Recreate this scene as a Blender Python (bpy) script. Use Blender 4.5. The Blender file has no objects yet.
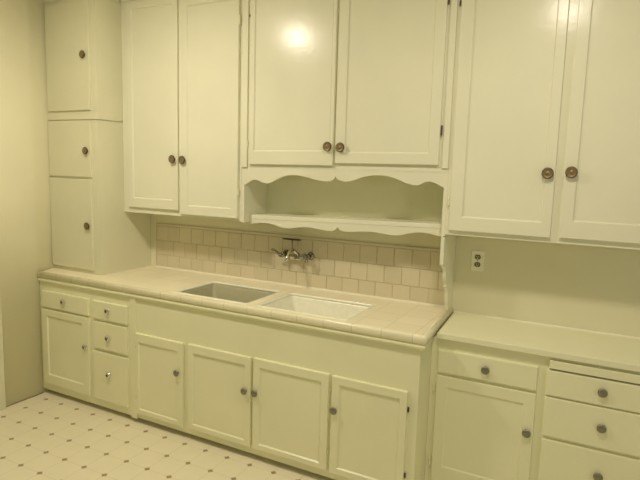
import bpy, bmesh, math, random
from mathutils import Vector, Matrix

random.seed(4)
COL = bpy.context.scene.collection
PI = math.pi

# ------------------------------------------------------------------ materials
def nodes_of(name):
    m = bpy.data.materials.new(name)
    m.use_nodes = True
    nt = m.node_tree
    return m, nt, nt.nodes['Principled BSDF']


def N(nt, typ, **kw):
    n = nt.nodes.new(typ)
    for k, v in kw.items():
        setattr(n, k, v)
    return n


def math_node(nt, op, a, b=None, c=None):
    n = N(nt, 'ShaderNodeMath', operation=op)
    for i, v in enumerate((a, b, c)):
        if v is None:
            continue
        if isinstance(v, (int, float)):
            n.inputs[i].default_value = v
        else:
            nt.links.new(v, n.inputs[i])
    return n.outputs[0]


def mix_col(nt, fac, a, b):
    n = N(nt, 'ShaderNodeMix', data_type='RGBA')
    if isinstance(fac, (int, float)):
        n.inputs[0].default_value = fac
    else:
        nt.links.new(fac, n.inputs[0])
    for s, v in ((6, a), (7, b)):
        if isinstance(v, tuple):
            n.inputs[s].default_value = (*v, 1)
        else:
            nt.links.new(v, n.inputs[s])
    return n.outputs[2]


def paint(name, col, rough, bump=0.06, scale=60, var=0.04, spec=0.5, coat=0.0):
    m, nt, b = nodes_of(name)
    pos = N(nt, 'ShaderNodeNewGeometry').outputs['Position']
    n1 = N(nt, 'ShaderNodeTexNoise')
    n1.inputs['Scale'].default_value = 3.0
    n1.inputs['Detail'].default_value = 4
    nt.links.new(pos, n1.inputs['Vector'])
    dark = tuple(c * (1 - 2 * var) for c in col)
    lite = tuple(min(1, c * (1 + 2 * var)) for c in col)
    nt.links.new(mix_col(nt, n1.outputs['Fac'], dark, lite), b.inputs['Base Color'])
    b.inputs['Roughness'].default_value = rough
    b.inputs['Specular IOR Level'].default_value = spec
    b.inputs['Coat Weight'].default_value = coat
    if bump:
        n2 = N(nt, 'ShaderNodeTexNoise')
        n2.inputs['Scale'].default_value = scale
        n2.inputs['Detail'].default_value = 3
        nt.links.new(pos, n2.inputs['Vector'])
        bp = N(nt, 'ShaderNodeBump')
        bp.inputs['Strength'].default_value = bump
        bp.inputs['Distance'].default_value = 0.004
        nt.links.new(n2.outputs['Fac'], bp.inputs['Height'])
        nt.links.new(bp.outputs['Normal'], b.inputs['Normal'])
    return m


def plain(name, col, rough, metal=0.0, spec=0.5):
    m, nt, b = nodes_of(name)
    pos = N(nt, 'ShaderNodeNewGeometry').outputs['Position']
    n1 = N(nt, 'ShaderNodeTexNoise')
    n1.inputs['Scale'].default_value = 40
    nt.links.new(pos, n1.inputs['Vector'])
    nt.links.new(mix_col(nt, n1.outputs['Fac'], tuple(c * .88 for c in col), tuple(min(1, c * 1.12) for c in col)),
                 b.inputs['Base Color'])
    b.inputs['Roughness'].default_value = rough
    b.inputs['Metallic'].default_value = metal
    b.inputs['Specular IOR Level'].default_value = spec
    return m


CREAM = (0.77, 0.755, 0.55)
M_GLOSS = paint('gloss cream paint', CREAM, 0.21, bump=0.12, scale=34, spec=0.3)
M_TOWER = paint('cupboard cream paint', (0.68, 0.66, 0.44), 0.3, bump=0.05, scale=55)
M_BASE = paint('semi gloss cream paint', (0.80, 0.785, 0.49), 0.34, bump=0.05, scale=55)
M_WALL = paint('wall paint', (0.74, 0.70, 0.455), 0.55, bump=0.12, scale=120)
M_CEIL = paint('ceiling paint', (0.88, 0.86, 0.66), 0.8, bump=0.05)
M_RCOUNT = paint('painted counter', (0.80, 0.785, 0.51), 0.38, bump=0.03)
M_NOOK = paint('nook paint', (0.78, 0.77, 0.50), 0.45, bump=0.05)
M_BRONZE = plain('antique bronze', (0.185, 0.127, 0.05), 0.45, 0.45)
M_BRONZE_D = plain('dark bronze ring', (0.06, 0.03, 0.012), 0.45, 0.6)  # darker bronze on the knob rims
M_PEWTER = plain('worn pewter', (0.21, 0.195, 0.145), 0.36, 0.75)
M_CHROME = plain('chrome', (0.62, 0.60, 0.54), 0.14, 1.0)
M_DCHROME = plain('tarnished chrome', (0.22, 0.205, 0.165), 0.22, 1.0)
M_DARK = plain('dark hardware', (0.05, 0.038, 0.022), 0.5, 0.3)
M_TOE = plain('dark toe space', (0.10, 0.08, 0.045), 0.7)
M_JOINT = plain('dark floor joint', (0.22, 0.17, 0.085), 0.7)
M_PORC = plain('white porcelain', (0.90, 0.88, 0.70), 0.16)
M_PORC_DARK = plain('olive-grey porcelain', (0.42, 0.405, 0.25), 0.25)  # darker olive-grey porcelain, interior of the left basin
M_GROUT = paint('grout', (0.545, 0.47, 0.30), 0.85, bump=0.1)
M_PLATE = plain('cover plate', (0.88, 0.85, 0.62), 0.4)
M_BROWN = plain('brown receptacle', (0.10, 0.075, 0.035), 0.4)
M_CAULK = paint('caulk', (0.84, 0.79, 0.58), 0.45, bump=0.05)


def tile_material(name, base, pitch_x, phase_x, pitch_y, phase_y, wid, joint, joint_strength, use_y=True, rough=0.35):
    m, nt, b = nodes_of(name)
    pos = N(nt, 'ShaderNodeNewGeometry').outputs['Position']
    sp = N(nt, 'ShaderNodeSeparateXYZ')
    nt.links.new(pos, sp.inputs[0])

    def line(sock, pitch, phase):
        t = math_node(nt, 'DIVIDE', math_node(nt, 'SUBTRACT', sock, phase), pitch)
        f = math_node(nt, 'FRACT', t)
        d = math_node(nt, 'MINIMUM', f, math_node(nt, 'SUBTRACT', 1.0, f))
        return math_node(nt, 'LESS_THAN', d, wid / pitch), math_node(nt, 'FLOOR', t)
    lx, ix = line(sp.outputs['X'], pitch_x, phase_x)
    fac = lx
    if use_y:
        ly, iy = line(sp.outputs['Y'], pitch_y, phase_y)
        fac = math_node(nt, 'MAXIMUM', lx, ly)
        idn = math_node(nt, 'ADD', math_node(nt, 'MULTIPLY', ix, 7.31), math_node(nt, 'MULTIPLY', iy, 3.17))
    else:
        idn = ix
    wn = N(nt, 'ShaderNodeTexWhiteNoise', noise_dimensions='1D')
    nt.links.new(idn, wn.inputs['W'])
    ns = N(nt, 'ShaderNodeTexNoise')
    ns.inputs['Scale'].default_value = 90
    nt.links.new(pos, ns.inputs['Vector'])
    c1 = mix_col(nt, wn.outputs['Value'], tuple(c * .955 for c in base), tuple(c * 1.04 for c in base))
    c2 = mix_col(nt, math_node(nt, 'MULTIPLY', ns.outputs['Fac'], 0.18), c1, tuple(c * .7 for c in base))
    c3 = mix_col(nt, math_node(nt, 'MULTIPLY', fac, joint_strength), c2, joint)
    nt.links.new(c3, b.inputs['Base Color'])
    b.inputs['Roughness'].default_value = rough
    bp = N(nt, 'ShaderNodeBump')
    bp.invert = True
    bp.inputs['Strength'].default_value = 0.4
    bp.inputs['Distance'].default_value = 0.002
    nt.links.new(fac, bp.inputs['Height'])
    nt.links.new(bp.outputs['Normal'], b.inputs['Normal'])
    return m


TILE = (0.66, 0.582, 0.375)
M_CTILE = tile_material('counter tile', (0.86, 0.79, 0.54), 0.1575, 2.404, 0.152, -0.612, 0.0016, (0.40, 0.33, 0.19), 0.5)
M_NOSE = tile_material('edge tile', (0.88, 0.82, 0.56), 0.1575, 2.404, 1, 0, 0.0016, (0.35, 0.28, 0.16), 0.45, use_y=False, rough=0.25)


def backsplash_material():
    m, nt, b = nodes_of('wall tile')
    pos = N(nt, 'ShaderNodeNewGeometry').outputs['Position']
    ri = N(nt, 'ShaderNodeNewGeometry').outputs['Random Per Island']
    ns = N(nt, 'ShaderNodeTexNoise')
    ns.inputs['Scale'].default_value = 45
    ns.inputs['Detail'].default_value = 5
    nt.links.new(pos, ns.inputs['Vector'])
    c1 = mix_col(nt, ri, tuple(c * .93 for c in TILE), tuple(c * 1.05 for c in TILE))
    c2 = mix_col(nt, math_node(nt, 'MULTIPLY', ns.outputs['Fac'], 0.22), c1, (0.54, 0.46, 0.31))
    nt.links.new(c2, b.inputs['Base Color'])
    b.inputs['Roughness'].default_value = 0.36
    bp = N(nt, 'ShaderNodeBump')
    bp.inputs['Strength'].default_value = 0.12
    bp.inputs['Distance'].default_value = 0.003
    nt.links.new(ns.outputs['Fac'], bp.inputs['Height'])
    nt.links.new(bp.outputs['Normal'], b.inputs['Normal'])
    return m


M_BTILE = backsplash_material()


def floor_material():
    m, nt, b = nodes_of('vinyl floor')
    pos = N(nt, 'ShaderNodeNewGeometry').outputs['Position']
    sp = N(nt, 'ShaderNodeSeparateXYZ')
    nt.links.new(pos, sp.inputs[0])
    P = 0.1563

    def dist(sock, phase):
        f = math_node(nt, 'FRACT', math_node(nt, 'DIVIDE', math_node(nt, 'SUBTRACT', sock, phase), P))
        return math_node(nt, 'MULTIPLY', math_node(nt, 'MINIMUM', f, math_node(nt, 'SUBTRACT', 1.0, f)), P)
    xs = math_node(nt, 'ADD', sp.outputs['X'], math_node(nt, 'MULTIPLY', math_node(nt, 'ADD', sp.outputs['Y'], .688), .03))
    ys = math_node(nt, 'SUBTRACT', sp.outputs['Y'], math_node(nt, 'MULTIPLY', math_node(nt, 'SUBTRACT', sp.outputs['X'], .1), .006))
    dx = dist(xs, 0.111)
    dy = dist(ys, -0.688)
    dot = math_node(nt, 'LESS_THAN', math_node(nt, 'ADD', dx, dy), 0.0185)
    ln = math_node(nt, 'LESS_THAN', math_node(nt, 'MINIMUM', dx, dy), 0.0016)
    ns = N(nt, 'ShaderNodeTexNoise')
    ns.inputs['Scale'].default_value = 9
    ns.inputs['Detail'].default_value = 6
    nt.links.new(pos, ns.inputs['Vector'])
    base = mix_col(nt, ns.outputs['Fac'], (0.74, 0.675, 0.455), (0.81, 0.745, 0.52))
    c1 = mix_col(nt, math_node(nt, 'MULTIPLY', ln, 0.42), base, (0.46, 0.37, 0.21))
    ns2 = N(nt, 'ShaderNodeTexNoise')
    ns2.inputs['Scale'].default_value = 5
    nt.links.new(pos, ns2.inputs['Vector'])
    dcol = mix_col(nt, ns2.outputs['Fac'], (0.20, 0.125, 0.04), (0.30, 0.20, 0.075))
    c2 = mix_col(nt, math_node(nt, 'MULTIPLY', dot, 0.92), c1, dcol)
    nt.links.new(c2, b.inputs['Base Color'])
    b.inputs['Roughness'].default_value = 0.42
    return m


M_FLOOR = floor_material()

# ------------------------------------------------------------------ mesh helpers
class MB:
    """collects shapes in world coordinates"""

    def __init__(self):
        self.bm = bmesh.new()

    def box(self, x0, x1, y0, y1, z0, z1, bev=0.0, seg=2):
        vs = [self.bm.verts.new((x, y, z)) for x in (x0, x1) for y in (y0, y1) for z in (z0, z1)]
        idx = [(0, 1, 3, 2), (4, 6, 7, 5), (0, 4, 5, 1), (2, 3, 7, 6), (0, 2, 6, 4), (1, 5, 7, 3)]
        fs = [self.bm.faces.new([vs[i] for i in f]) for f in idx]
        if bev:
            es = list({e for f in fs for e in f.edges})
            bmesh.ops.bevel(self.bm, geom=es, offset=bev, segments=seg, profile=0.5, affect='EDGES')
        return self

    def prism(self, pts, axis, a0, a1, smooth=False):
        """polygon pts (u, v) extruded along axis: 'y' -> (u, a, v), 'x' -> (a, u, v), 'z' -> (u, v, a)"""
        def P(u, v, a):
            return {'y': (u, a, v), 'x': (a, u, v), 'z': (u, v, a)}[axis]
        A = [self.bm.verts.new(P(u, v, a0)) for u, v in pts]
        B = [self.bm.verts.new(P(u, v, a1)) for u, v in pts]
        self.bm.faces.new(A)
        self.bm.faces.new(B[::-1])
        n = len(pts)
        for i in range(n):
            f = self.bm.faces.new((A[i], B[i], B[(i + 1) % n], A[(i + 1) % n]))
            f.smooth = smooth
        return self

    def rings(self, rings, cap0=True, cap1=True, smooth=False):
        R = [[self.bm.verts.new(p) for p in r] for r in rings]
        n = len(R[0])
        for a, b in zip(R, R[1:]):
            for i in range(n):
                f = self.bm.faces.new((a[i], a[(i + 1) % n], b[(i + 1) % n], b[i]))
                f.smooth = smooth
        if cap0:
            self.bm.faces.new(R[0][::-1])
        if cap1:
            self.bm.faces.new(R[-1])
        return self

    def lathe(self, prof, centre, axis=(0, -1, 0), seg=24):
        """prof: (radius, height along axis)"""
        ax = Vector(axis).normalized()
        u = ax.orthogonal().normalized()
        v = ax.cross(u)
        c = Vector(centre)
        rs = []
        for r, h in prof:
            rs.append([c + ax * h + (u * math.cos(2 * PI * i / seg) + v * math.sin(2 * PI * i / seg)) * max(r, 1e-4)
                       for i in range(seg)])
        return self.rings(rs, smooth=True)

    def tube(self, pts, r, seg=12, radii=None):
        pts = [Vector(p) for p in pts]
        rs = []
        prev = None
        for i, p in enumerate(pts):
            t = (pts[min(i + 1, len(pts) - 1)] - pts[max(i - 1, 0)]).normalized()
            u = t.orthogonal().normalized() if prev is None else (prev - t * prev.dot(t)).normalized()
            prev = u
            v = t.cross(u)
            rr = radii[i] if radii else r
            rs.append([p + (u * math.cos(2 * PI * k / seg) + v * math.sin(2 * PI * k / seg)) * rr for k in range(seg)])
        return self.rings(rs, smooth=True)

    def plate(self, us, vs, a0, a1, axis, holes=()):
        """rectangle with rectangular holes extruded along axis ('y': u=x v=z, 'z': u=x v=y)"""
        U = sorted(set([us[0], us[1]] + [c for h in holes for c in h[:2]]))
        V = sorted(set([vs[0], vs[1]] + [c for h in holes for c in h[2:]]))

        def P(u, v, a):
            return {'y': (u, a, v), 'z': (u, v, a)}[axis]
        cache = {}

        def vert(i, j, s):
            k = (i, j, s)
            if k not in cache:
                cache[k] = self.bm.verts.new(P(U[i], V[j], (a0, a1)[s]))
            return cache[k]

        def solid(i, j):
            if not (0 <= i < len(U) - 1 and 0 <= j < len(V) - 1):
                return False
            cu, cv = (U[i] + U[i + 1]) / 2, (V[j] + V[j + 1]) / 2
            return not any(h[0] < cu < h[1] and h[2] < cv < h[3] for h in holes)
        for i in range(len(U) - 1):
            for j in range(len(V) - 1):
                if not solid(i, j):
                    continue
                for s in (0, 1):
                    self.bm.faces.new([vert(i, j, s), vert(i + 1, j, s), vert(i + 1, j + 1, s), vert(i, j + 1, s)])
                for (di, dj, p, q) in ((-1, 0, (i, j), (i, j + 1)), (1, 0, (i + 1, j), (i + 1, j + 1)),
                                       (0, -1, (i, j), (i + 1, j)), (0, 1, (i, j + 1), (i + 1, j + 1))):
                    if not solid(i + di, j + dj):
                        self.bm.faces.new([vert(*p, 0), vert(*q, 0), vert(*q, 1), vert(*p, 1)])
        return self

    def build(self, name, mat, parent=None, smooth=False):
        bm = self.bm
        bmesh.ops.recalc_face_normals(bm, faces=bm.faces[:])
        org = world_of(parent)
        if org.length:
            bmesh.ops.translate(bm, verts=bm.verts[:], vec=-org)
        me = bpy.data.meshes.new(name)
        if smooth:
            for f in bm.faces:
                f.smooth = True
        bm.to_mesh(me)
        bm.free()
        for m in (mat if isinstance(mat, (list, tuple)) else [mat]):
            me.materials.append(m)
        o = bpy.data.objects.new(name, me)
        COL.objects.link(o)
        o.parent = parent
        return o


def world_of(o):
    v = Vector((0, 0, 0))
    while o is not None:
        v += o.location
        o = o.parent
    return v


def thing(name, label, cat, loc, group=None):
    o = bpy.data.objects.new(name, None)
    o.empty_display_size = 0.1
    COL.objects.link(o)
    o.location = loc
    o['label'] = label
    o['category'] = cat
    o['kind'] = 'thing'
    if group:
        o['group'] = group
    return o


def struct(mb, name, mat):
    o = mb.build(name, mat)
    o['kind'] = 'structure'
    return o


def door(name, x0, x1, z0, z1, yf, parent, mat, panel=None, t=0.019, rec=0.008, bev=0.003, slope=0.006, tilt=0.0):
    """overlay door or drawer front whose back lies on the plane y = yf; panel = recessed field (x0, x1, z0, z1)"""
    def rect(a, b, c, d, y):
        return [(a, y, c + tilt * (a - x0)), (b, y, c + tilt * (b - x0)), (b, y, d + tilt * (b - x0)), (a, y, d + tilt * (a - x0))]
    mb = MB()
    f = yf - t
    rs = [rect(x0, x1, z0, z1, yf), rect(x0, x1, z0, z1, f + bev),
          rect(x0 + bev * .3, x1 - bev * .3, z0 + bev * .3, z1 - bev * .3, f + bev * .3),
          rect(x0 + bev, x1 - bev, z0 + bev, z1 - bev, f)]
    if panel:
        a, b, c, d = panel
        rs += [rect(a - slope, b + slope, c - slope, d + slope, f), rect(a, b, c, d, f + rec)]
    mb.rings(rs)
    return mb.build(name, mat, parent)


KNOB = {}


def knob(parent, x, z, y, kind):
    if kind not in KNOB:
        mb = MB()
        if kind == 'rosette':       # wide concave bronze knob with a raised centre
            mb.lathe([(.013, 0), (.012, .005), (.014, .009), (.023, .012), (.0268, .017), (.0268, .021), (.0235, .0245),
                      (.019, .0225), (.013, .020), (.008, .0215), (.004, .0235), (.0, .024)], (0, 0, 0), seg=28)
            mat = M_BRONZE
        elif kind == 'oval':        # bronze knob of the corner cupboards
            mb.lathe([(.012, 0), (.011, .004), (.014, .008), (.022, .010), (.0250, .014), (.0250, .018), (.021, .021), (.014, .019),
                      (.008, .0205), (0, .0225)], (0, 0, 0), seg=24)
            mat = M_BRONZE
        elif kind == 'round':       # pewter mushroom knob
            mb.lathe([(.013, 0), (.013, .002), (.009, .003), (.009, .007), (.014, .009), (.0200, .012), (.0200, .016),
                      (.015, .0195), (.007, .021), (0, .0213)], (0, 0, 0), seg=24)
            mat = M_PEWTER
        else:                       # small chrome knob with a dark centre
            mb.lathe([(.012, 0), (.012, .002), (.008, .003), (.008, .007), (.013, .009), (.0195, .012), (.0190, .016),
                      (.014, .0195), (.009, .021), (.007, .0195), (0, .019)], (0, 0, 0), seg=24)
            mat = M_CHROME
        bm = mb.bm
        bmesh.ops.recalc_face_normals(bm, faces=bm.faces[:])
        me = bpy.data.meshes.new('knob')
        bm.to_mesh(me)
        bm.free()
        me.materials.append(mat)
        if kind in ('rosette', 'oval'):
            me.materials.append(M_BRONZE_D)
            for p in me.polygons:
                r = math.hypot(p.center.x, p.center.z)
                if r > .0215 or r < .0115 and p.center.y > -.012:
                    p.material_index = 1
        if kind == 'chrome':
            me.materials.append(M_DARK)
            for p in me.polygons:
                if math.hypot(p.center.x, p.center.z) < .0088 and p.center.y < -.0185:
                    p.material_index = 1
        KNOB[kind] = me
    o = bpy.data.objects.new('knob', KNOB[kind])
    COL.objects.link(o)
    o.parent = parent
    o.location = Vector((x, y, z)) - world_of(parent)
    return o


def hinge(parent, x, z, y, dark=False, h=0.045):
    mb = MB()
    mb.lathe([(0, 0), (.003, .001), (.0042, .004), (.0042, h * .48), (.0034, h * .5), (.0042, h * .52), (.0042, h - .004),
              (.003, h - .001), (0, h)], (x, y - .004, z - h / 2), (0, 0, 1), 10)
    mb.box(x - .004, x + .004, y - .0015, y + .001, z - h * .42, z + h * .42)
    return mb.build('hinge', M_DARK if dark else M_BASE, parent)


def carcass(name, x0, x1, z0, z1, yb, yf, holes, parent, mat, ft=0.019, t=0.016, top=True):
    """hollow case: sides, top, bottom, back, plus a face frame with openings, as one painted body"""
    mb = MB()
    yi = yf + ft
    mb.box(x0, x0 + t, yi, yb, z0, z1).box(x1 - t, x1, yi, yb, z0, z1)
    mb.box(x0 + t, x1 - t, yi, yb, z0, z0 + t)
    if top:
        mb.box(x0 + t, x1 - t, yi, yb, z1 - t, z1)
    else:                                   # open under the sinks: only a front rail
        mb.box(x0 + t, x1 - t, yi, yi + .018, z1 - .08, z1)
    mb.box(x0 + t, x1 - t, yb - .006, yb, z0 + t, z1 - t)
    body = mb.build(name, mat, parent)
    fr = MB().plate((x0, x1), (z0, z1), yf, yi, 'y', holes).build('face_frame', mat, parent)
    return body, fr


def shrink(r, d=.012):
    return (r[0] + d, r[1] - d, r[2] + d, r[3] - d)


# ------------------------------------------------------------------ setting
XR, YF, ZC = 4.45, -4.3, 2.80
struct(MB().box(-.25, XR + .1, YF - .1, .1, -.06, 0), 'floor', M_FLOOR)
struct(MB().box(-.25, XR + .1, YF - .1, .1, ZC, ZC + .06), 'ceiling', M_CEIL)
struct(MB().box(-.25, XR + .1, 0, .1, 0, ZC), 'wall_back', M_WALL)
struct(MB().prism([(-.25, YF), (0, YF), (0, -.655), (-.002, -.638), (-.006, -.620), (-.046, -.494), (-.050, -.474), (-.050, 0), (-.25, 0)], 'z', 0, ZC), 'wall_left', M_WALL)
for p in bpy.data.objects['wall_left'].data.polygons:
    p.use_smooth = abs(p.normal.z) < .5 and p.normal.x > .3
# casing of the doorway at the left edge and a thin dark strip added for the gap under the wall
struct(MB().box(0, .022, -1.03, -.918, 0, 2.08, .004).box(.022, .030, -1.03, -1.0, 0, 2.08, .003), 'trim_1', M_TOWER)
struct(MB().box(-.004, .004, -.917, -.625, 0, .006, .001), 'gap_strip_left', M_JOINT)
# painted strip in the corner between the corner cupboard and the tile
struct(MB().box(.4475, .497, -.0125, 0, .8885, 1.318, .002), 'trim_2', M_WALL)

# ------------------------------------------------------------------ corner cupboards on the left
up = thing('corner_cupboard', 'upper cream corner cupboard with one flat door, above the moulding by the left wall', 'cabinet', (.18, -.238, 1.945))
D1 = (-.036, .388, 2.003, 2.706)
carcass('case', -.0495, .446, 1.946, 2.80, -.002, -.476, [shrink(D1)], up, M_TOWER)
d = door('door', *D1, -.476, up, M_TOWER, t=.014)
knob(d, .345, 2.361, -.49, 'oval')
hinge(d, -.040, 2.60, -.476); hinge(d, -.040, 2.10, -.476)
mb = MB().box(-.0495, .4535, -.484, -.476, 1.942, 1.984, .003)
mb.box(.446, .4535, -.476, -.2835, 1.942, 1.984, .003)
mb.build('base_moulding', M_TOWER, up)
mb = MB().prism([(-.476, 2.730), (-.484, 2.730), (-.492, 2.76), (-.51, 2.785), (-.512, 2.80), (-.476, 2.80)], 'x', -.0495, .446)
mb.box(.446, .456, -.476, -.2835, 2.730, 2.80, .002)
mb.build('crown_moulding', M_TOWER, up)

lo = thing('corner_cupboard', 'lower cream corner cupboard with two flat doors standing on the tiled counter', 'cabinet', (.18, -.238, .889))
D2 = (-.040, .383, 1.557, 1.932)
D3 = (-.040, .381, .917, 1.541)
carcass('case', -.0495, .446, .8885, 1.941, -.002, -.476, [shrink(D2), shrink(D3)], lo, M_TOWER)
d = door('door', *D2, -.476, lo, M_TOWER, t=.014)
knob(d, .350, 1.734, -.49, 'oval')
hinge(d, -.044, 1.86, -.476, True, .03); hinge(d, -.044, 1.63, -.476, True, .03)
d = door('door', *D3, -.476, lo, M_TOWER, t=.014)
knob(d, .346, 1.225, -.49, 'oval')
hinge(d, -.044, 1.42, -.476); hinge(d, -.044, 1.02, -.476)
MB().box(.446, .4495, -.474, -.014, .8885, .8945, .001).build('caulk_bead', M_CAULK, lo)

# ------------------------------------------------------------------ wall cabinets
YW, TD = -.264, .019
w1 = thing('wall_cabinet', 'tall cream two-door wall cabinet beside the corner cupboard, left of the sink cabinet', 'cabinet', (.95, -.132, 1.32))
A1 = (.510, .959, 1.357, 2.722)
A2 = (.974, 1.441, 1.334, 2.700)
b1, f1 = carcass('case', .4485, 1.4565, 1.318, 2.80, -.002, YW, [shrink(A1), shrink(A2)], w1, M_GLOSS)
d = door('door', *A1, YW, w1, M_GLOSS, (.561, .909, 1.426, 2.674))
knob(d, .925, 1.694, YW - TD, 'rosette')
d = door('door', *A2, YW, w1, M_GLOSS, (1.046, 1.388, 1.397, 2.645), t=.021)
knob(d, 1.012, 1.690, YW - TD - .002, 'rosette')
hinge(d, 1.4445, 2.53, YW - .012, False, .06); hinge(d, 1.444, 1.50, YW - .012)
MB().prism([(YW, 2.74), (YW - .008, 2.74), (YW - .014, 2.757), (YW - .03, 2.782), (YW - .032, 2.80), (YW, 2.80)], 'x', .4575, 1.4565).build('crown_moulding', M_GLOSS, w1)

w2 = thing('wall_cabinet', 'cream two-door wall cabinet over the sink with scalloped valance and open shelf', 'cabinet', (2.1, -.132, 1.31))
B1 = (1.523, 2.092, 1.674, 2.705)
B2 = (2.106, 2.697, 1.691, 2.705)
X0, X1 = 1.4575, 2.7465
mb = MB()
mb.box(X0, X0 + .02, YW + .019, -.002, 1.312, 2.80).box(X1 - .018, X1, YW + .019, -.002, 1.325, 2.80)
mb.box(X0 + .02, X1 - .018, YW + .019, -.002, 1.640, 1.656).box(X0 + .02, X1 - .018, YW + .019, -.002, 2.784, 2.80)
mb.build('case', M_GLOSS, w2)
MB().box(X0 + .02, X1 - .018, -.010, -.002, 1.312, 2.784).build('back_panel', M_NOOK, w2)
MB().plate((X0, X1), (1.656, 2.80), YW, YW + .019, 'y', [shrink(B1), shrink(B2)]).build('face_frame', M_GLOSS, w2)
VAL = [(1.4785, 1.545), (1.490, 1.552), (1.516, 1.566), (1.535, 1.576), (1.554, 1.580), (1.573, 1.579), (1.591, 1.573), (1.612, 1.565), (1.632, 1.561), (1.650, 1.561),
       (1.666, 1.565), (1.685, 1.573), (1.705, 1.584), (1.730, 1.596), (1.757, 1.606), (1.790, 1.614), (1.822, 1.617), (1.850, 1.617), (1.877, 1.6145), (1.910, 1.609), (1.944, 1.602),
       (1.978, 1.594), (2.010, 1.589), (2.035, 1.587), (2.058, 1.588), (2.078, 1.592), (2.092, 1.600), (2.100, 1.610), (2.105, 1.619), (2.110, 1.610), (2.120, 1.601), (2.140, 1.594), (2.168, 1.591),
       (2.191, 1.593), (2.214, 1.598), (2.244, 1.609), (2.273, 1.619), (2.303, 1.626), (2.332, 1.630), (2.361, 1.632), (2.390, 1.631), (2.420, 1.628), (2.448, 1.621), (2.477, 1.612),
       (2.505, 1.601), (2.527, 1.594), (2.548, 1.589), (2.565, 1.586), (2.582, 1.585), (2.602, 1.590), (2.615, 1.598), (2.628, 1.604), (2.642, 1.607), (2.655, 1.607), (2.672, 1.604), (2.688, 1.597), (2.708, 1.588), (2.7275, 1.578)]
pts = [(X0, 1.6555), (X0, 1.312), (1.4785, 1.312)] + VAL + [(2.7275, 1.327), (X1, 1.327), (X1, 1.6555)]
MB().prism(pts, 'y', YW + .0015, YW + .019).build('valance', M_GLOSS, w2)
mb = MB().box(1.460, 1.503, YW - .011, YW, 1.655, 2.80, .002)
mb.build('trim_strip', M_GLOSS, w2)
MB().box(2.7135, 2.7455, YW - .011, YW, 1.677, 2.80, .002).build('trim_strip', M_GLOSS, w2)
d = door('door', *B1, YW, w2, M_GLOSS, (1.561, 2.066, 1.758, 2.655), tilt=.006)
knob(d, 2.066, 1.782, YW - TD, 'rosette')
hinge(d, 1.516, 2.545, YW - .008, True, .018); hinge(d, 1.512, 1.80, YW - .008)
d = door('door', *B2, YW, w2, M_GLOSS, (2.170, 2.637, 1.755, 2.655), tilt=.003)
knob(d, 2.146, 1.778, YW - TD, 'rosette')
hinge(d, 2.704, 1.868, YW - .012, True, .055); hinge(d, 2.704, 2.505, YW - .012, True, .055)
# sagging open shelf with its scalloped apron
def sag(x, z):
    return z + (x - 1.478) * .0225
mb = MB()
za = [sag(1.479, 1.333), sag(2.7275, 1.333)]
zb = [sag(1.479, 1.357), sag(2.7275, 1.357)]
mb.rings([[(1.479, -.202, za[0]), (1.479, -.011, za[0]), (1.479, -.011, zb[0]), (1.479, -.200, zb[0])],
          [(2.7275, -.202, za[1]), (2.7275, -.011, za[1]), (2.7275, -.011, zb[1]), (2.7275, -.200, zb[1])]])
sh = mb.build('shelf', M_GLOSS, w2)
APR = [(1.479, 1.299), (1.505, 1.302), (1.529, 1.306), (1.557, 1.310), (1.586, 1.312), (1.612, 1.312), (1.634, 1.310), (1.660, 1.305), (1.683, 1.299), (1.710, 1.293), (1.737, 1.290), (1.757, 1.289), (1.777, 1.291),
       (1.797, 1.295), (1.820, 1.299), (1.850, 1.304), (1.885, 1.307), (1.916, 1.307), (1.950, 1.304), (1.984, 1.300), (2.020, 1.296), (2.051, 1.295), (2.070, 1.299), (2.085, 1.307), (2.093, 1.315), (2.099, 1.323),
       (2.105, 1.315), (2.115, 1.306), (2.135, 1.301), (2.164, 1.300), (2.195, 1.302), (2.227, 1.306), (2.265, 1.310), (2.304, 1.312), (2.340, 1.311), (2.379, 1.307), (2.415, 1.303), (2.454, 1.302), (2.478, 1.305),
       (2.505, 1.311), (2.530, 1.319), (2.560, 1.326), (2.585, 1.330), (2.609, 1.331), (2.640, 1.329), (2.665, 1.325), (2.695, 1.319), (2.7275, 1.316)]
MB().prism(APR + [(2.7275, za[1] - .0005), (1.479, za[0] - .0005)], 'y', -.1995, -.185).build('apron', M_GLOSS, sh)

w3 = thing('wall_cabinet', 'wide cream two-door wall cabinet at right, above the outlet', 'cabinet', (3.3, -.132, 1.34))
C1 = (2.768, 3.253, 1.363, 2.705)
C2 = (3.292, 3.777, 1.366, 2.705)
carcass('case', 2.7475, 3.86, 1.338, 2.80, -.002, YW, [shrink(C1), shrink(C2)], w3, M_GLOSS)
d = door('door', *C1, YW, w3, M_GLOSS, (2.838, 3.205, 1.438, 2.64))
knob(d, 3.222, 1.666, YW - TD, 'rosette')
hinge(d, 2.762, 1.510, YW - .012); hinge(d, 2.762, 2.482, YW - .010, True, .03)
d = door('door', *C2, YW, w3, M_GLOSS, (3.350, 3.715, 1.452, 2.64))
knob(d, 3.323, 1.673, YW - TD, 'rosette')
hinge(d, 3.784, 1.510, YW - .006); hinge(d, 3.784, 2.50, YW - .006)

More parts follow.
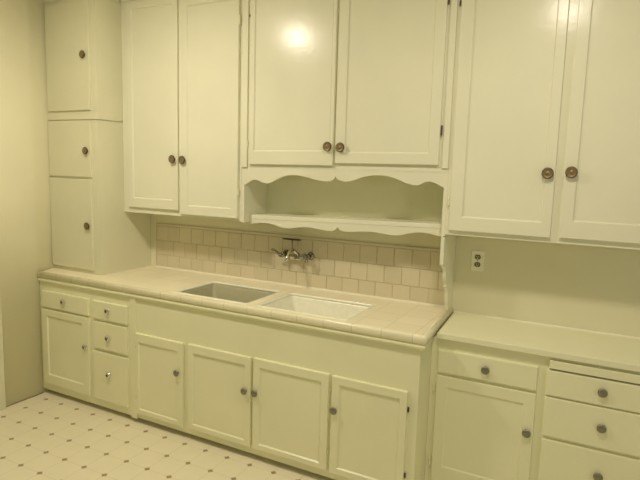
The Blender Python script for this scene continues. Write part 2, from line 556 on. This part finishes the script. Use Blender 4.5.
# scalloped bracket board between the tile and the right counter
br = MB()
prof = [(-.002, 1.3235), (-.262, 1.3235), (-.262, 1.178), (-.258, 1.171), (-.235, 1.166), (-.212, 1.156), (-.196, 1.140), (-.190, 1.120), (-.188, 1.100), (-.178, 1.078), (-.165, 1.062),
        (-.158, 1.050), (-.156, 1.036), (-.138, 1.030), (-.128, 1.020), (-.122, 1.0), (-.118, .975), (-.112, .945), (-.100, .915), (-.092, .8905), (-.002, .8905)]
br.prism(prof, 'x', 2.7285, 2.7465)
o = br.build('bracket_board', M_GLOSS)
o['label'] = 'cream scalloped end board between the wall tile and the right counter'
o['category'] = 'bracket'
o['kind'] = 'thing'

# ------------------------------------------------------------------ wall tile
bs = thing('tile_backsplash', 'three rows of beige square wall tile behind the sink', 'backsplash', (1.6, -.005, .89))
MB().box(.498, 2.7275, -.006, -.0006, .8885, 1.2215).build('grout_bed', M_GROUT, bs)
mb = MB()
PT, G = .1107, .0013
def tile(x0, x1, z0, z1):
    x0, x1 = max(x0 + G, .4995), min(x1 - G, 2.7265)
    if x1 - x0 < .012:
        return
    jit = random.uniform(-.0008, .0008)
    y1 = -.0105 + random.uniform(-.0006, .0006)
    def rect(i, y):
        return [(x0 + i, y, z0 + G + i + jit), (x1 - i, y, z0 + G + i + jit), (x1 - i, y, z1 - G - i + jit), (x0 + i, y, z1 - G - i + jit)]
    mb.rings([rect(0, -.003), rect(0, y1 + .003), rect(.0012, y1 + .0008), rect(.004, y1)])
for row, (z0, z1, ph) in enumerate(((.893, .985, 2.275), (.985, 1.094, 2.329), (1.094, 1.205, 2.277))):
    x = ph - PT * 18
    while x < 2.74:
        tile(x, x + PT, z0, z1)
        x += PT
mb.build('tile_field', M_BTILE, bs)
MB().box(.498, 2.7275, -.0115, -.0006, 1.2055, 1.2215, .002).build('tile_cap', M_BTILE, bs)
MB().prism([(-.004, .8885), (-.021, .8885), (-.019, .8925), (-.012, .8975), (-.004, .899)], 'x', .498, 2.7275).build('caulk_bead', M_CAULK, bs)

# ------------------------------------------------------------------ tiled counter
ct = thing('tiled_countertop', 'beige tiled counter with rounded tile edge around the two sinks', 'countertop', (1.4, -.33, .85))
SL = (1.186, 1.734, -.583, -.191)
SR = (1.787, 2.352, -.583, -.190)
ZT = .888
mb = MB().plate((0.001, 2.70), (-.6133, -.001), .850, ZT, 'z', [SL, SR])
mb.prism([(2.70, -.6133), (2.7548, -.6133), (2.7243, -.001), (2.70, -.001)], 'z', .850, ZT)
mb.prism([(.001, -.610), (.001, -.001), (-.0495, -.001), (-.0495, -.475)], 'z', .850, ZT)
mb.build('tile_top', M_CTILE, ct)


def sweep(prof, name, mat, P2=Vector((2.755, -.002))):
    P0, P1 = Vector((.001, -.644)), Vector((2.786, -.644))
    e1 = (P2 - P1).normalized()
    n1 = Vector((e1.y, -e1.x))          # outward (towards +x)
    n0 = Vector((0, -1))
    rc = .014
    stations = [(P0, n0)]
    arc = 6
    cc = P1 - n0 * rc - n1 * rc
    for k in range(arc + 1):
        a = k / arc
        n = (n0 * (1 - a) + n1 * a).normalized()
        stations.append((cc + n * rc, n))
    stations.append((P2, n1))
    rs = [[(p.x + n.x * d_, p.y + n.y * d_, z) for d_, z in prof] for p, n in stations]
    return MB().rings(rs, smooth=False).build(name, mat, ct)


o = sweep([(-.0302, .8880), (-.027, .8895), (-.022, .8935), (-.016, .8955), (-.010, .8945), (-.004, .891), (-.0005, .885), (.001, .877), (.0, .866), (-.003, .857), (-.007, .852), (-.012, .8505), (-.0302, .8505)], 'edge_tile', M_NOSE)
for p in o.data.polygons:
    p.use_smooth = len(p.vertices) == 4
o = sweep([(-.021, .8495), (-.014, .8495), (-.012, .8465), (-.006, .844), (-.004, .840), (-.004, .834), (-.006, .829), (-.011, .8245), (-.016, .820), (-.021, .818)], 'edge_moulding', M_BASE, Vector((2.7735, -.475)))
for p in o.data.polygons:
    p.use_smooth = False


def rrect(x0, x1, y0, y1, r, z, n=5):
    out = []
    for cx, cy, a0 in ((x1 - r, y0 + r, -PI / 2), (x1 - r, y1 - r, 0), (x0 + r, y1 - r, PI / 2), (x0 + r, y0 + r, PI)):
        for k in range(n + 1):
            a = a0 + PI / 2 * k / n
            out.append((cx + r * math.cos(a), cy + r * math.sin(a), z))
    return out


def sink(S, label, mat, depth):
    x0, x1, y0, y1 = S
    x0 += .0005; x1 -= .0005; y0 += .0005; y1 -= .0005
    t = thing('sink_basin', label, 'sink', ((x0 + x1) / 2, (y0 + y1) / 2, ZT - depth), 'kitchen sink basins')
    mb = MB()
    R = []
    R.append(rrect(x0 + .006, x1 - .006, y0 + .006, y1 - .006, .03, ZT - depth - .008))
    R.append(rrect(x0 + .004, x1 - .004, y0 + .004, y1 - .004, .012, ZT - .05))
    R.append(rrect(x0 + .004, x1 - .004, y0 + .004, y1 - .004, .012, ZT - .012))
    R.append(rrect(x0 + .014, x1 - .014, y0 + .014, y1 - .014, .018, ZT - .012))
    R.append(rrect(x0 + .017, x1 - .017, y0 + .017, y1 - .017, .022, ZT - .02))
    R.append(rrect(x0 + .024, x1 - .024, y0 + .024, y1 - .024, .035, ZT - depth + .04))
    R.append(rrect(x0 + .032, x1 - .032, y0 + .032, y1 - .032, .04, ZT - depth + .015))
    R.append(rrect(x0 + .05, x1 - .05, y0 + .05, y1 - .05, .04, ZT - depth + .003))
    R.append(rrect(x0 + .09, x1 - .09, y0 + .09, y1 - .09, .03, ZT - depth))
    mb.rings(R, smooth=True)
    mb.build('basin', mat, t)
    mb = MB()
    ring = [rrect(x0, x1, y0, y1, .012, ZT - .0115), rrect(x0, x1, y0, y1, .012, ZT + .001), rrect(x0 + .002, x1 - .002, y0 + .002, y1 - .002, .012, ZT + .0035),
            rrect(x0 + .009, x1 - .009, y0 + .009, y1 - .009, .014, ZT + .004), rrect(x0 + .0135, x1 - .0135, y0 + .0135, y1 - .0135, .018, ZT + .001),
            rrect(x0 + .0145, x1 - .0145, y0 + .0145, y1 - .0145, .018, ZT - .0115)]
    mb.rings(ring + [ring[0]], cap0=False, cap1=False)
    bmesh.ops.remove_doubles(mb.bm, verts=mb.bm.verts[:], dist=1e-5)
    mb.build('rim', M_PORC, t, smooth=True)
    c = ((x0 + x1) / 2, (y0 + y1) / 2, ZT - depth)
    MB().lathe([(.0, .0), (.042, .0), (.042, .003), (.036, .004), (.030, .001), (.0, .0005)], c, (0, 0, 1)).build('drain', M_CHROME, t)


sink(SL, 'olive-grey sink basin, the one nearer the corner cupboard', M_PORC_DARK, .24)
sink(SR, 'bright white sink basin, the one nearer the open right counter', M_PORC, .17)

# ------------------------------------------------------------------ wall faucet
fa = thing('wall_faucet', 'chrome two-handle wall faucet with soap dish, mounted on the tile above the sinks', 'faucet', (1.745, -.011, 1.10))
FX, FZ = 1.748, 1.100
VX = (1.645, 1.826)
mb = MB()
for vx in VX:
    mb.lathe([(.026, 0), (.026, .004), (.020, .010), (.014, .014), (.0135, .034), (.018, .036), (.018, .060), (.013, .064), (.010, .066)], (vx, -.0105, FZ))
mb.tube([(VX[0], -.055, FZ), (VX[1], -.055, FZ)], .0105)
mb.lathe([(.017, -.02), (.019, -.014), (.019, .010), (.014, .018), (.0105, .022)], (FX, -.055, FZ), (0, 0, 1))
mb.build('body', M_DCHROME, fa)
mb = MB()
sp = []
for k in range(15):
    a = k / 14
    y = -.058 - .115 * a
    z = FZ + .012 + .042 * math.sin(PI * min(1, a * 1.02)) - .012 * a
    sp.append((FX - .006 * a, y, z))
sp.append((FX - .006, -.176, FZ - .018))
mb.tube(sp, .0095, radii=[.0115] * 3 + [.0095] * 12 + [.0105])
mb.build('spout', M_CHROME, fa)


def cross_handle(x, rot, tone):
    mb = MB()
    c = Vector((x, -.077, FZ))
    mb.lathe([(.010, -.004), (.012, .006), (.012, .016), (.008, .022), (0, .024)], c)
    for k in range(4):
        a = rot + k * PI / 2
        e = c + Vector((math.cos(a) * .031, -.012, math.sin(a) * .031))
        s = c + Vector((math.cos(a) * .006, -.010, math.sin(a) * .006))
        mb.tube([s, s.lerp(e, .5), s.lerp(e, .8), s.lerp(e, .95), e], .007, radii=[.0055, .006, .0085, .009, .004])
    mb.build('handle', tone, fa)


cross_handle(VX[1] + .004, .35, M_DCHROME)
# left handle is a lever turned up and outward
mb = MB()
c = Vector((VX[0], -.078, FZ))
mb.lathe([(.012, -.006), (.014, .006), (.013, .016), (.008, .021), (0, .023)], c)
mb.tube([c + Vector((0, -.010, 0)), c + Vector((-.016, -.014, .012)), c + Vector((-.034, -.018, .026)), c + Vector((-.050, -.020, .031)), c + Vector((-.062, -.022, .030))],
        .006, radii=[.009, .0075, .007, .0085, .005])
mb.build('handle', M_DCHROME, fa)
# soap dish held on a thin stem over the body
mb = MB()
mb.tube([(1.708, -.05, FZ + .018), (1.708, -.05, FZ + .098)], .003)
mb.build('dish_stem', M_DCHROME, fa)
mb = MB()
def oval(rx, ry, z):
    return [(1.706 + rx * math.cos(2 * PI * k / 28), -.055 + ry * math.sin(2 * PI * k / 28), z) for k in range(28)]
mb.rings([oval(.050, .014, 1.198), oval(.068, .020, 1.200), oval(.072, .022, 1.204), oval(.070, .021, 1.2055), oval(.062, .017, 1.202), oval(.045, .012, 1.201)], smooth=True)
mb.build('soap_dish', M_DARK, fa)

# ------------------------------------------------------------------ base cabinets
YB = -.622
lb = thing('base_cabinet', 'cream base cabinet with one door and four drawers in the left corner', 'cabinet', (.44, -.31, 0))
dr = (.036, .500, .648, .763); dd = (.034, .502, .094, .632)
q1 = (.546, .853, .643, .760); q2 = (.545, .852, .444, .622); q3 = (.540, .848, .090, .420)
carcass('case', -.003, .872, .036, .8275, -.08, YB, [shrink(r) for r in (dr, dd, q1, q2, q3)], lb, M_BASE)
MB().box(.004, .872, -.56, -.545, 0, .0355).build('toe_board', M_TOE, lb)
d = door('drawer', *dr, YB, lb, M_BASE, t=.018); knob(d, .268, .712, YB - .018, 'chrome')
d = door('door', *dd, YB, lb, M_BASE, (.091, .434, .165, .583)); knob(d, .474, .432, YB - .019, 'chrome')
hinge(d, .030, .19, YB - .004); hinge(d, .030, .55, YB - .004)
for r, kz in ((q1, .710), (q2, .529), (q3, .281)):
    d = door('drawer', *r, YB, lb, M_BASE, t=.018); knob(d, .690, kz, YB - .018, 'chrome')

sb = thing('sink_cabinet', 'long cream four-door base cabinet below the two sinks', 'cabinet', (1.82, -.31, 0))
S = [((.926, 1.311, .076, .602), (.957, 1.262, .110, .543), (1.272, .414)),
     ((1.351, 1.800, .080, .605), (1.392, 1.756, .116, .552), (1.766, .408)),
     ((1.818, 2.285, .080, .608), (1.866, 2.238, .116, .556), (1.836, .411)),
     ((2.304, 2.707, .076, .605), (2.351, 2.666, .116, .559), (2.324, .426))]
carcass('case', .8725, 2.756, .036, .8275, -.08, YB, [shrink(s[0]) for s in S], sb, M_BASE, top=False)
MB().box(.8725, 2.74, -.56, -.545, 0, .0355).build('toe_board', M_TOE, sb)
MB().box(.8745, .922, YB - .009, YB, .030, .826, .002).build('stile_strip', M_BASE, sb)
for i, (r, p, k) in enumerate(S):
    d = door('door', *r, YB, sb, M_BASE, p)
    knob(d, k[0], k[1], YB - .019, 'round')
    hx = (r[0] - .005) if i in (0,) else (r[0] - .006 if i == 1 else r[1] + .005)
    hinge(d, hx, r[2] + .10, YB - .004, i in (0, 3), .028)
    hinge(d, hx, r[3] - .09, YB - .004, i in (0, 3), .028)

YR = -.430
rb = thing('base_cabinet', 'cream base cabinet at right with drawers, one door and a pull-out board', 'cabinet', (3.3, -.215, 0))
e1 = (2.796, 3.262, .664, .779); e2 = (2.794, 3.262, .085, .647)
g0 = (3.308, 3.80, .783, .822); g1 = (3.299, 3.80, .655, .774); g2 = (3.300, 3.80, .459, .646); g3 = (3.302, 3.80, .085, .443)
carcass('case', 2.757, 3.86, .036, .8375, -.002, YR, [shrink(r) for r in (e1, e2, g1, g2, g3)], rb, M_BASE)
MB().box(2.757, 3.86, -.37, -.355, 0, .0355).build('toe_board', M_TOE, rb)
d = door('drawer', *e1, YR, rb, M_BASE, t=.018, bev=.004); knob(d, 3.030, .722, YR - .018, 'round')
d = door('door', *e2, YR, rb, M_BASE, (2.853, 3.206, .175, .587), t=.018, rec=.006); knob(d, 3.235, .455, YR - .018, 'round')
hinge(d, 2.781, .575, YR - .006); hinge(d, 2.781, .180, YR - .006)
d = door('drawer', *g1, YR, rb, M_BASE, t=.018, bev=.004); knob(d, 3.531, .719, YR - .018, 'round')
d = door('drawer', *g2, YR, rb, M_BASE, t=.018, bev=.004); knob(d, 3.540, .557, YR - .018, 'round')
d = door('drawer', *g3, YR, rb, M_BASE, t=.018, bev=.004); knob(d, 3.545, .33, YR - .018, 'round')
MB().box(g0[0], g0[1], YR - .020, YR, g0[2], g0[3], .003).build('pull_out_board', M_BASE, rb)
MB().box(g0[0], g0[1], YR - .002, YR, .7755, .7825).build('board_slot', M_DARK, rb)

rc = thing('painted_countertop', 'smooth cream painted counter at right, lower than the tiled counter', 'countertop', (3.3, -.22, .838))
MB().rings([[(2.7575 + .0295 * (-y / .457) + i, y + (i if y < -.1 else -i) , z) if x == 0 else (3.87 - i, y + (i if y < -.1 else -i), z)
                  for x, y in ((0, -.457), (1, -.457), (1, -.001), (0, -.001))] for i, z in ((.002, .838), (0, .840), (0, .8635), (.0012, .8668), (.0045, .868))]).build('counter_top', M_RCOUNT, rc)
MB().prism([(-.001, .868), (-.010, .868), (-.008, .871), (-.001, .874)], 'x', 2.760, 3.87).build('caulk_bead', M_CAULK, rc)

# ------------------------------------------------------------------ wall outlet
ou = thing('wall_outlet', 'cream duplex wall outlet with dark sockets under the right wall cabinet', 'outlet', (2.873, 0, 1.175))
MB().box(2.838, 2.908, -.0055, 0, 1.118, 1.232, .002).build('cover_plate', M_PLATE, ou)
for cz in (1.197, 1.155):
    mb = MB()
    pts = []
    for k in range(24):
        a = 2 * PI * k / 24
        pts.append((2.873 + .0165 * math.cos(a), cz + max(-.0135, min(.0135, .0165 * math.sin(a)))))
    mb.prism(pts, 'y', -.0075, -.0055)
    r = mb.build('receptacle', M_BROWN, ou)
    mb = MB().box(2.8665, 2.8685, -.0082, -.0075, cz - .002, cz + .007).box(2.8775, 2.8795, -.0082, -.0075, cz - .001, cz + .006)
    mb.lathe([(.0028, 0), (.0028, .0007)], (2.873, -.0075, cz - .007), seg=10)
    mb.build('slot', M_PLATE, r)
MB().lathe([(.0035, 0), (.0035, .001), (0, .0016)], (2.873, -.0055, 1.176), seg=10).build('screw', M_PEWTER, ou)

# ------------------------------------------------------------------ light
def lamp(name, loc, power, radius, col):
    l = bpy.data.lights.new(name, 'POINT')
    l.energy = power
    l.shadow_soft_size = radius
    l.color = col
    o = bpy.data.objects.new(name, l)
    COL.objects.link(o)
    o.location = loc
    return o


WARM = (1.0, .865, .67)
def dome(x, y, z, down, around):
    lamp('ceiling_bulb', (x, y, z - .01), around, .045, WARM)
    l = bpy.data.lights.new('ceiling_dome', 'AREA')
    l.shape = 'DISK'
    l.size = .22
    l.energy = down
    l.color = WARM
    o = bpy.data.objects.new('ceiling_dome', l)
    COL.objects.link(o)
    o.location = (x, y, z + .02)


dome(1.17, -1.44, 2.70, 17.3, 10)
dome(3.17, -1.40, 2.685, 13.5, 2.8)

# unseen lamp added far to the right as fill for the left wall
lamp('added_fill_lamp', (6.0, -3.1, 1.7), 48, .3, (1.0, .88, .66))

w = bpy.data.worlds.new('World')
bpy.context.scene.world = w
w.use_nodes = True
w.node_tree.nodes['Background'].inputs[0].default_value = (1, .98, .66, 1)
w.node_tree.nodes['Background'].inputs[1].default_value = .15

# ------------------------------------------------------------------ camera (solved from the vanishing lines)
yaw, pit, rol = (math.radians(a) for a in (-27.20692, -7.30366, 1.65880))
f = Vector((math.sin(yaw) * math.cos(pit), math.cos(yaw) * math.cos(pit), math.sin(pit)))
r = Vector((math.cos(yaw), -math.sin(yaw), 0))
u = r.cross(f)
c, s = math.cos(rol), math.sin(rol)
rr, uu = r * c + u * s, u * c - r * s
cam = bpy.data.cameras.new('camera')
cam.sensor_width = 36
cam.lens = 544.338 / 640 * 36
cam.clip_start = .02
co = bpy.data.objects.new('camera', cam)
COL.objects.link(co)
mat = Matrix(((rr.x, uu.x, -f.x, 3.4575), (rr.y, uu.y, -f.y, -3.0622), (rr.z, uu.z, -f.z, 1.6494), (0, 0, 0, 1)))
co.matrix_world = mat
bpy.context.scene.camera = co

vs = bpy.context.scene.view_settings
vs.view_transform = 'Standard'
vs.look = 'None'
vs.exposure = 0.06
vs.gamma = 1.2
